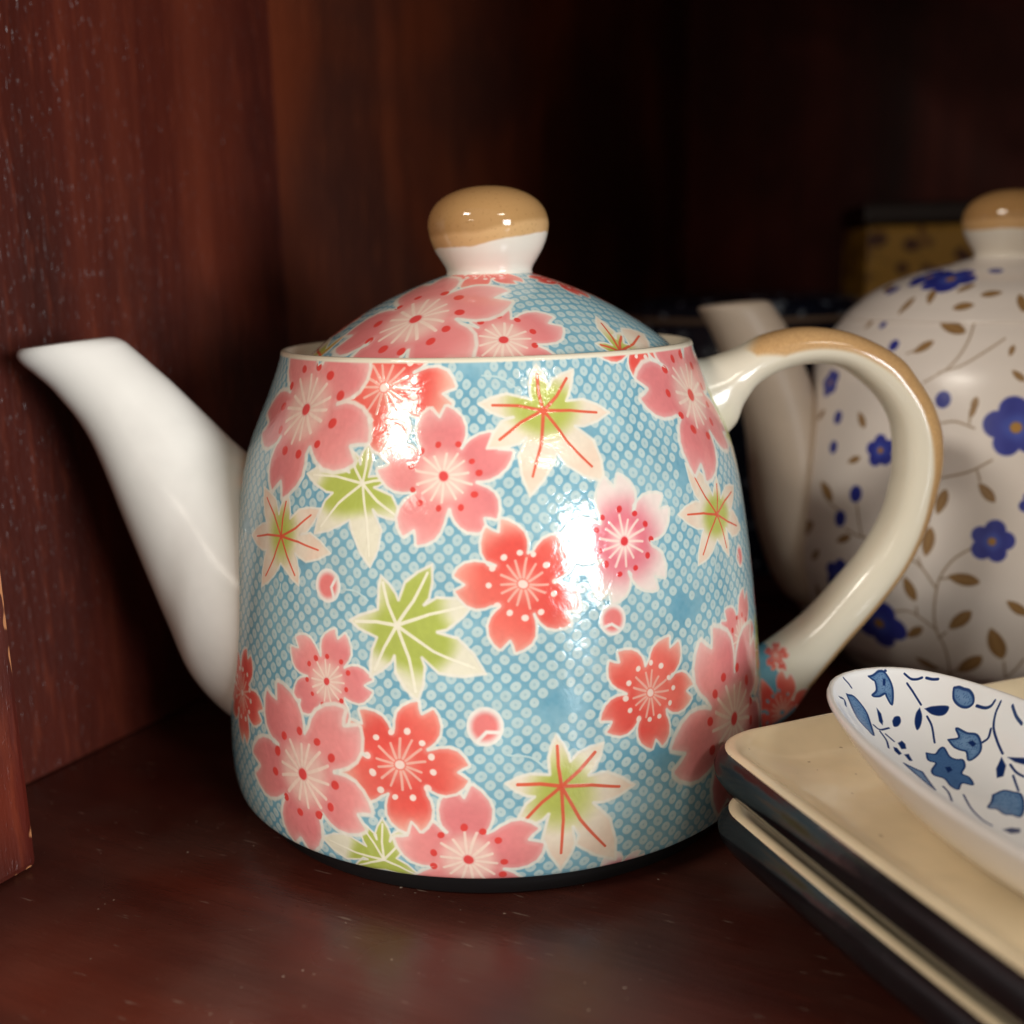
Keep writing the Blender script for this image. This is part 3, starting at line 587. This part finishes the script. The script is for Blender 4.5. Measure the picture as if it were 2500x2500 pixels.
def blue_flower(cv_, a, b, rad, ang, seed, side=False):
    wdw = cv_.window(a, b, rad * 1.4)
    if wdw is None: return
    sl, X, Y = wdw; m_ = np.zeros(X.shape); g = np.random.default_rng(seed)
    for k_ in range(5):
        f = R(ang + 72 * k_); x0, y0 = .56 * rad * math.cos(f), .56 * rad * math.sin(f); q = rad * g.uniform(.40, .47)
        m_ = np.maximum(m_, 1 - sstep(np.hypot(X - x0, Y - y0), q * .9, q * 1.08))
    m_ = np.maximum(m_, 1 - sstep(np.hypot(X, Y), rad * .4, rad * .5)); rho = np.hypot(X, Y) / rad
    col = np.array([52, 60, 158.]) + ((1 - sstep(rho, .2, .6)) * .9)[..., None] * np.array([22, 34, 34.]) + (np.sin(9 * X / rad + seed) * .5)[..., None] * np.array([8, 9, 10.])
    cv_.put(sl, col / 255.0, m_ * .97, .5)
    cv_.put(sl, (188, 140, 70), (1 - sstep(rho, .14, .22)), .55)
def blue_dot(cv_, a, b, rad):
    wdw = cv_.window(a, b, rad * 1.5)
    if wdw is None: return
    sl, X, Y = wdw; d = np.hypot(X * 1.15, Y) / rad
    cv_.put(sl, (50, 58, 152), 1 - sstep(d, .85, 1.1), .5)
for pl in S2: stroke(c2, curve(pl, 6), .00026, (160, 132, 100), .85, .4)
for q in G2: sprig_leaf(c2, *q)
for k_, q in enumerate(F2): blue_flower(c2, *q, seed=k_)
for q in D2:
    if q[2] > .0008: blue_dot(c2, *q)
g = np.random.default_rng(4)
for k_ in range(70):                      # the rest of the round: the same sprigs
    a = g.uniform(-.12, 2 * math.pi - 1.55); a = a - 2 * math.pi if a > math.pi else a; b = g.uniform(.01, S2L - .008)
    r_ = g.random()
    if r_ < .24: blue_flower(c2, a, b, g.uniform(.005, .0078), g.uniform(0, 72), k_)
    elif r_ < .42: blue_dot(c2, a, b, g.uniform(.0016, .0024))
    else:
        t = g.uniform(0, 360); sprig_leaf(c2, a, b, g.uniform(.003, .0048), t)
        stroke(c2, curve([(a, b), (a + .05, b - .006), (a + .07, b - .014)], 5), .00026, (160, 132, 100), .8, .4)
PRINT2 = printed('sprig_printed_glaze', c2.image('sprig_print'), .28, .0001, .3, .06)
cl2 = Canvas(1024, 1024, (245, 236, 228), 'plan', span=.1, org=(-.05, -.05))
for x, y in L2['F']: blue_flower(cl2, x, y, .0075, 20, 3)
for x, y in L2['D']: blue_dot(cl2, x, y, .0022)
for k_, (x, y) in enumerate(L2['G']): sprig_leaf(cl2, x, y, .0027, [20, 60, 10, 150, 160, 80][k_])
for k_ in range(22):
    t, q = g.uniform(0, 3.9), g.uniform(.016, .042); x, y = q * math.cos(t - .4), q * math.sin(t - .4)
    (blue_flower(cl2, x, y, .006, 10 * k_, k_) if k_ % 4 == 0 else sprig_leaf(cl2, x, y, .0036, 47 * k_))
PRINT2L = printed('sprig_printed_lid_glaze', cl2.image('sprig_print_lid'), .10, .0001, .3, .06)
CREAM2 = glaze('pinkish_white_glaze', srgb(245, 236, 228), .16)
CREAM2_SHADED = glaze('shaded_white_spout_glaze', srgb(206, 188, 168), .42)  # rear spout: same white glaze with its shade put into the colour
pot2 = empty('teapot', (.152, .077, 0))
tag(pot2, 'white teapot with small blue flowers and brown leaf sprigs, behind the plates', 'teapot')
f2 = np.vstack([[(.0005,.003),(.040,.003),(.044,.004)], b2, [(.0448,.1034),(.0440,.1030),(.0432,.1010),(.045,.09),(.055,.06),(.058,.03),(.045,.012),(.0005,.011)]]); nb2 = 3 + len(b2)
o = lathe('body', f2, [PRINT2, CREAM2], pot2, 192, mat_of=lambda i: 0 if 3 <= i < nb2 - 1 else 1, uvmode='cyl', smax=S2L)
ul = o.data.uv_layers[0]; a = np.empty(len(ul.data) * 2, np.float32); ul.data.foreach_get('uv', a); a = a.reshape(-1, 2)
a[:, 1] -= arclen(f2)[3] / S2L; ul.data.foreach_set('uv', a.ravel())
lathe('foot_ring', [(.038,.0040),(.038,.0005),(.039,0),(.043,0),(.044,.0006),(.0445,.0045)], CREAM2, pot2, 96)
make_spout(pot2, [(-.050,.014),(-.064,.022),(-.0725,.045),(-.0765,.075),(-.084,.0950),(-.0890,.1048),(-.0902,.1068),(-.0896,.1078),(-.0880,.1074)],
           [(-.040,.036),(-.047,.044),(-.0505,.062),(-.0560,.0825),(-.0640,.1005),(-.0678,.1064),(-.0694,.1086),(-.0712,.1093),(-.0728,.1086)], [.040, .034, .027, .022, .0190, .0182, .0176, .0164, .0146], CREAM2_SHADED)
make_handle(pot2, HANDLE_M)
lid2 = lathe('lid', np.vstack([[(.0440,.1028),(.0454,.1031)], smooth(LID2, 8), [(.008,.1201)]]), [PRINT2L, CREAM2], pot2, 160, mat_of=lambda i: 0 if i > 1 else 1)
k2p = smooth(KNOB, 5).copy(); k2p[:, 1] += .0012
lathe('knob', k2p, knob_mat('knob_brown_dip_behind', .1266, .02), lid2, 96)

# ------------------------------------------------------------------ square plates
PLATE_IN = glaze('cream_yellow_plate_glaze', srgb(249, 230, 194), .14, .2, .06, .5)
mt, nt, bs = new_mat('charcoal_plate_glaze'); PLATE_OUT = mt
v = coords(nt); n1 = noise(nt, v, 70, 4, .6)
nt.links.new(ramp(nt, n1, [(.35, srgb(22, 20, 23)), (.60, srgb(28, 27, 30)), (.80, srgb(46, 47, 50))]), bs.inputs['Base Color'])
bs.inputs['Roughness'].default_value = .16; bump(nt, bs, noise(nt, v, 420, 3), .10, .0005)
def rounded_square(half, rad, bow, n=10):
    """outline, counter-clockwise; sides bow outwards a little"""
    P = []
    for q in range(4):
        a0 = math.pi / 2 * q; cx_, cy_ = [(1, 1), (-1, 1), (-1, -1), (1, -1)][q]
        for k_ in range(n + 1):
            a = a0 + math.pi / 2 * k_ / n; P.append((cx_ * (half - rad) + rad * math.cos(a), cy_ * (half - rad) + rad * math.sin(a)))
        nx = P[-1]; a1 = math.pi / 2 * (q + 1); tx, ty = math.cos(a1 + math.pi / 2), math.sin(a1 + math.pi / 2)
        Ls = 2 * (half - rad)
        for k_ in range(1, 12):
            f = k_ / 12; P.append((nx[0] + tx * Ls * f + math.cos(a1) * bow * 4 * f * (1 - f), nx[1] + ty * Ls * f + math.sin(a1) * bow * 4 * f * (1 - f)))
    return np.array(P)
PROF = [(.0560,.0020),(.0270,.0020),(.0262,-.0038),(.0254,-.0042),(.0236,-.0042),(.0228,-.0038),(.0222,.0022),(.0100,.0026),(.0045,.0032),(.0016,.0046),(.0002,.0070),(.0,.0090),(.0007,.0112),(.0016,.0125),(.0024,.0131),(.0034,.0130),(.0048,.0118),(.0078,.0097),(.0120,.0084),(.0300,.0076),(.0560,.0076)]
def make_plate(loc, rz, label, half=.066):
    rows = []
    for ins, z in PROF:
        o_ = rounded_square(half - ins, max(.0105 - ins * .25, .003), .0012 * max(0, 1 - ins / .05)); rows.append(np.column_stack([o_, np.full(len(o_), z)]))
    P = np.array(rows); V, F, L = grid(P, True); c = P.shape[1]
    fm = [0 if i >= 13 else 1 for i in range(len(PROF) - 1) for _ in range(c)]
    F.append(list(range(c))[::-1]); fm.append(1); F.append([(len(PROF) - 1) * c + j for j in range(c)]); fm.append(0)
    o = mesh_obj('plate', V, F, [PLATE_IN, PLATE_OUT], None, None, fm)
    o.location = loc; o.rotation_euler = (0, 0, rz)
    return tag(o, label, 'plate', 'square plates stacked beside the teapot')
PA = R(19.3); e1 = Vector((math.cos(PA), math.sin(PA), 0)); e2 = Vector((math.sin(PA), -math.cos(PA), 0))
corner = Vector((.0384, -.0486, 0)); ctr = corner + (e1 + e2) * .066
make_plate(ctr + Vector((.0002, -.0001, .0160)), PA, 'upper square cream plate with charcoal outside, under the blue floral spoon')
make_plate(ctr + Vector((.0012, -.0008, .0042)), PA + R(.8), 'lower square cream plate with charcoal outside, resting on the shelf')

# ------------------------------------------------------------------ porcelain spoon lying on the plates
a_ = np.array([.227, -.974]); a_ /= np.hypot(*a_); n_a = np.array([-a_[1], a_[0]]); c0 = np.array([.0745, -.0435]) + a_ * .050
def rim_r(phi, La=.050, w_=.0195, e=2.35):
    c_, s_ = np.cos(phi), np.sin(phi); return (np.abs(c_ / La) ** e + np.abs(s_ / w_) ** e) ** (-1 / e)
ZB, ZR = .0262, .0388
cs = Canvas(1536, 1536, (251, 251, 251), 'plan', span=.11, org=(-.055, -.055))
def to_m(pl): return [(x * .001, y * .001) for x, y in pl]
def patch(pl, fill, edge, stip):
    P = to_m(pl); cx_ = sum(p[0] for p in P) / len(P); cy_ = sum(p[1] for p in P) / len(P)
    rad = max(math.hypot(p[0] - cx_, p[1] - cy_) for p in P) + .001; wdw = cs.window(cx_, cy_, rad)
    sl, X, Y = wdw; sd = poly_sd(X, Y, [(p[0] - cx_, p[1] - cy_) for p in P]); e_ = .00014
    cs.put(sl, fill, 1 - sstep(sd, -e_, e_), .45)
    if stip:
        q = np.modf(np.abs(np.sin(np.floor(X / .00022) * 12.98 + np.floor(Y / .00022) * 78.2) * 43758.5))[0]
        cs.put(sl, (62, 98, 146), (q > .72) * (1 - sstep(sd, -.0004, -.0002)) * .55)
        cs.put(sl, edge, (1 - sstep(np.abs(sd), .00010, .00028)) , .45)
        cs.put(sl, (74, 112, 160), (1 - sstep(-sd, .0002, .0011)) * (sd < 0) * .30)
def curve_c(pl): return [tuple(p) for p in smooth(list(pl) + [pl[0]], 4)[:-1]] if len(pl) > 5 else pl
for k_, pl in enumerate(SP['tulip']): patch(curve_c(pl), (118, 152, 192) if k_ != 3 else (78, 114, 164), (30, 58, 112), True)
for pl in SP['dark']: patch(curve_c(pl), (26, 50, 104), None, False)
for pl in SP['stroke']: stroke(cs, curve(to_m(pl), 8), .00020, (28, 52, 108), .97, .4)
g = np.random.default_rng(9)
for k_ in range(34):                      # the handle end of the bowl, away from the camera's view
    x, y = g.uniform(-.042, .004), g.uniform(-.017, .017)
    if k_ % 3 == 0: patch([((x + .0022 * math.cos(t)) * 1000, (y + .0022 * math.sin(t) * (1 + .3 * math.cos(5 * t))) * 1000) for t in np.linspace(0, 6.28, 14)[:-1]], (130, 164, 198), (30, 58, 112), True)
    else: stroke(cs, curve([(x, y), (x + .002, y + .001 * (k_ % 3)), (x + .004, y - .001)], 6), .0002, (40, 66, 122), .95, .4)
SPOON_IN = printed('blue_sprig_porcelain', cs.image('spoon_print'), .08, .00005, .2, .03)
SPOON_OUT = glaze('white_porcelain', srgb(240, 236, 232), .10, .05, .01)
spoon = empty('spoon', (c0[0], c0[1], 0), math.atan2(-a_[1], -a_[0]))      # local +x towards the tip
tag(spoon, 'white porcelain spoon with blue flower print lying on the upper plate', 'spoon')
n = 120; ph = 2 * math.pi * np.arange(n) / n; rows = []; fm_rows = []
TH = .0021
for q in np.linspace(.02, .985, 26): rows.append(np.column_stack([rim_r(ph) * q * np.cos(ph), rim_r(ph) * q * np.sin(ph), np.full(n, ZB + (ZR - ZB) * q ** 3.3)]))
rr_ = rim_r(ph)
def ring(dr, dz): return np.column_stack([(rr_ + dr) * np.cos(ph), (rr_ + dr) * np.sin(ph), np.full(n, ZR + dz)])
rows += [ring(0, 0), ring(.0004, .0005), ring(.0010, .0006), ring(.0016, .0003), ring(.0019, -.0004)]
ni = 26
for q in np.linspace(.985, .02, 24):
    off_ = .0019; rows.append(np.column_stack([(rr_ * q + off_ * q) * np.cos(ph), (rr_ * q + off_ * q) * np.sin(ph), np.full(n, ZB - TH + (ZR - .0004 - ZB + TH) * q ** 3.3)]))
P = np.array(rows); Q = np.concatenate([P, P[:, :1]], 1)
V, F, L = grid(P, True, Q[..., :2] / .11 + .5); k = len(F)
fm = [0 if i < ni + 1 else 1 for i in range(len(rows) - 1) for _ in range(n)]
F.append(list(range(n))[::-1]); L += [Q[0, j, :2] / .11 + .5 for j in range(n)][::-1]; fm.append(0)
F.append([(len(rows) - 1) * n + j for j in range(n)]); L += [Q[-1, j, :2] / .11 + .5 for j in range(n)]; fm.append(1)
mesh_obj('bowl', V, F, [SPOON_IN, SPOON_OUT], spoon, L, fm)
hp = smooth([(-.044, .0390), (-.054, .0425), (-.068, .0500), (-.084, .0570), (-.096, .0610)], 6); secs = []
for k_, p in enumerate(hp):
    f = k_ / (len(hp) - 1); wd = .0125 - .0050 * math.sin(min(1, f * 1.6) * math.pi / 2) + .003 * f
    secs.append(((p[0], 0, p[1]), (.0005, 0, .0021), (0, wd, 0)))
secs.append(((hp[-1][0] - .001, 0, hp[-1][1] + .0005), (.0001, 0, .0014), (0, .009, 0)))
secs.append(((hp[-1][0] - .0016, 0, hp[-1][1] + .0007), (.00001, 0, .00002), (0, .0001, 0)))
tube_loft(secs, 28, spoon, 'handle', SPOON_OUT, ex=2.4)

# ------------------------------------------------------------------ things at the back of the shelf
mt, nt, bs = new_mat('navy_lace_print'); NAVY = mt
v = coords(nt, 'Object', (1, 1, 1.4)); vo = N(nt, 'ShaderNodeTexVoronoi', {'Scale': 150.0}); nt.links.new(v, vo.inputs['Vector'])
n1 = noise(nt, v, 120, 3, .6, 1.0); dots = maprange(nt, vo.outputs['Distance'], .22, .34, 1, 0)
c = mix(nt, math_(nt, 'MULTIPLY', dots, maprange(nt, n1, .42, .58)), srgb(26, 34, 52), srgb(150, 166, 182))
nt.links.new(c, bs.inputs['Base Color']); bs.inputs['Roughness'].default_value = .2
jar = empty('lidded_jar', (.106, .205, 0)); tag(jar, 'dark navy lidded jar with pale speckled print, behind the sprig teapot spout', 'jar')
lathe('body', smooth([(.0005,.0),(.030,.0),(.036,.003),(.044,.02),(.051,.05),(.053,.075),(.051,.092),(.0495,.0985)], 5), NAVY, jar, 96)
lathe('rim_band', [(.0480,.0986),(.0500,.0986),(.0503,.0996),(.0500,.1006),(.0480,.1006)], glaze('dull_cream_band', srgb(150, 128, 108), .3), jar, 96)
lathe('lid', smooth([(.0485,.1006),(.0480,.1040),(.040,.1075),(.020,.1095),(.0005,.1100)], 5), NAVY, jar, 96)
mt, nt, bs = new_mat('yellow_floral_tin'); YEL = mt
v = coords(nt, 'Object'); n1 = noise(nt, v, 60, 3, .6, 1.2); vo = N(nt, 'ShaderNodeTexVoronoi', {'Scale': 95.0}); nt.links.new(v, vo.inputs['Vector'])
c = mix(nt, maprange(nt, vo.outputs['Distance'], .24, .42, 1, 0), srgb(224, 176, 72), srgb(96, 48, 24))
c = mix(nt, maprange(nt, n1, .52, .66), c, srgb(150, 104, 46)); nt.links.new(c, bs.inputs['Base Color']); bs.inputs['Roughness'].default_value = .4
mt, nt, bs = new_mat('dark_lid_paint'); DKL = mt
bs.inputs['Base Color'].default_value = srgb(34, 14, 12); bs.inputs['Roughness'].default_value = .4
tin = empty('tin_box', (.213, .262, 0), R(-8)); tag(tin, 'yellow tin with brown floral pattern and dark lid, at the back beside the teapot knob', 'tin')
box('body', -.046, .046, -.03, .03, 0, .1345, YEL, tin, .002)
box('lid', -.0475, .0475, -.0315, .0315, .1350, .1440, DKL, tin, .0015)
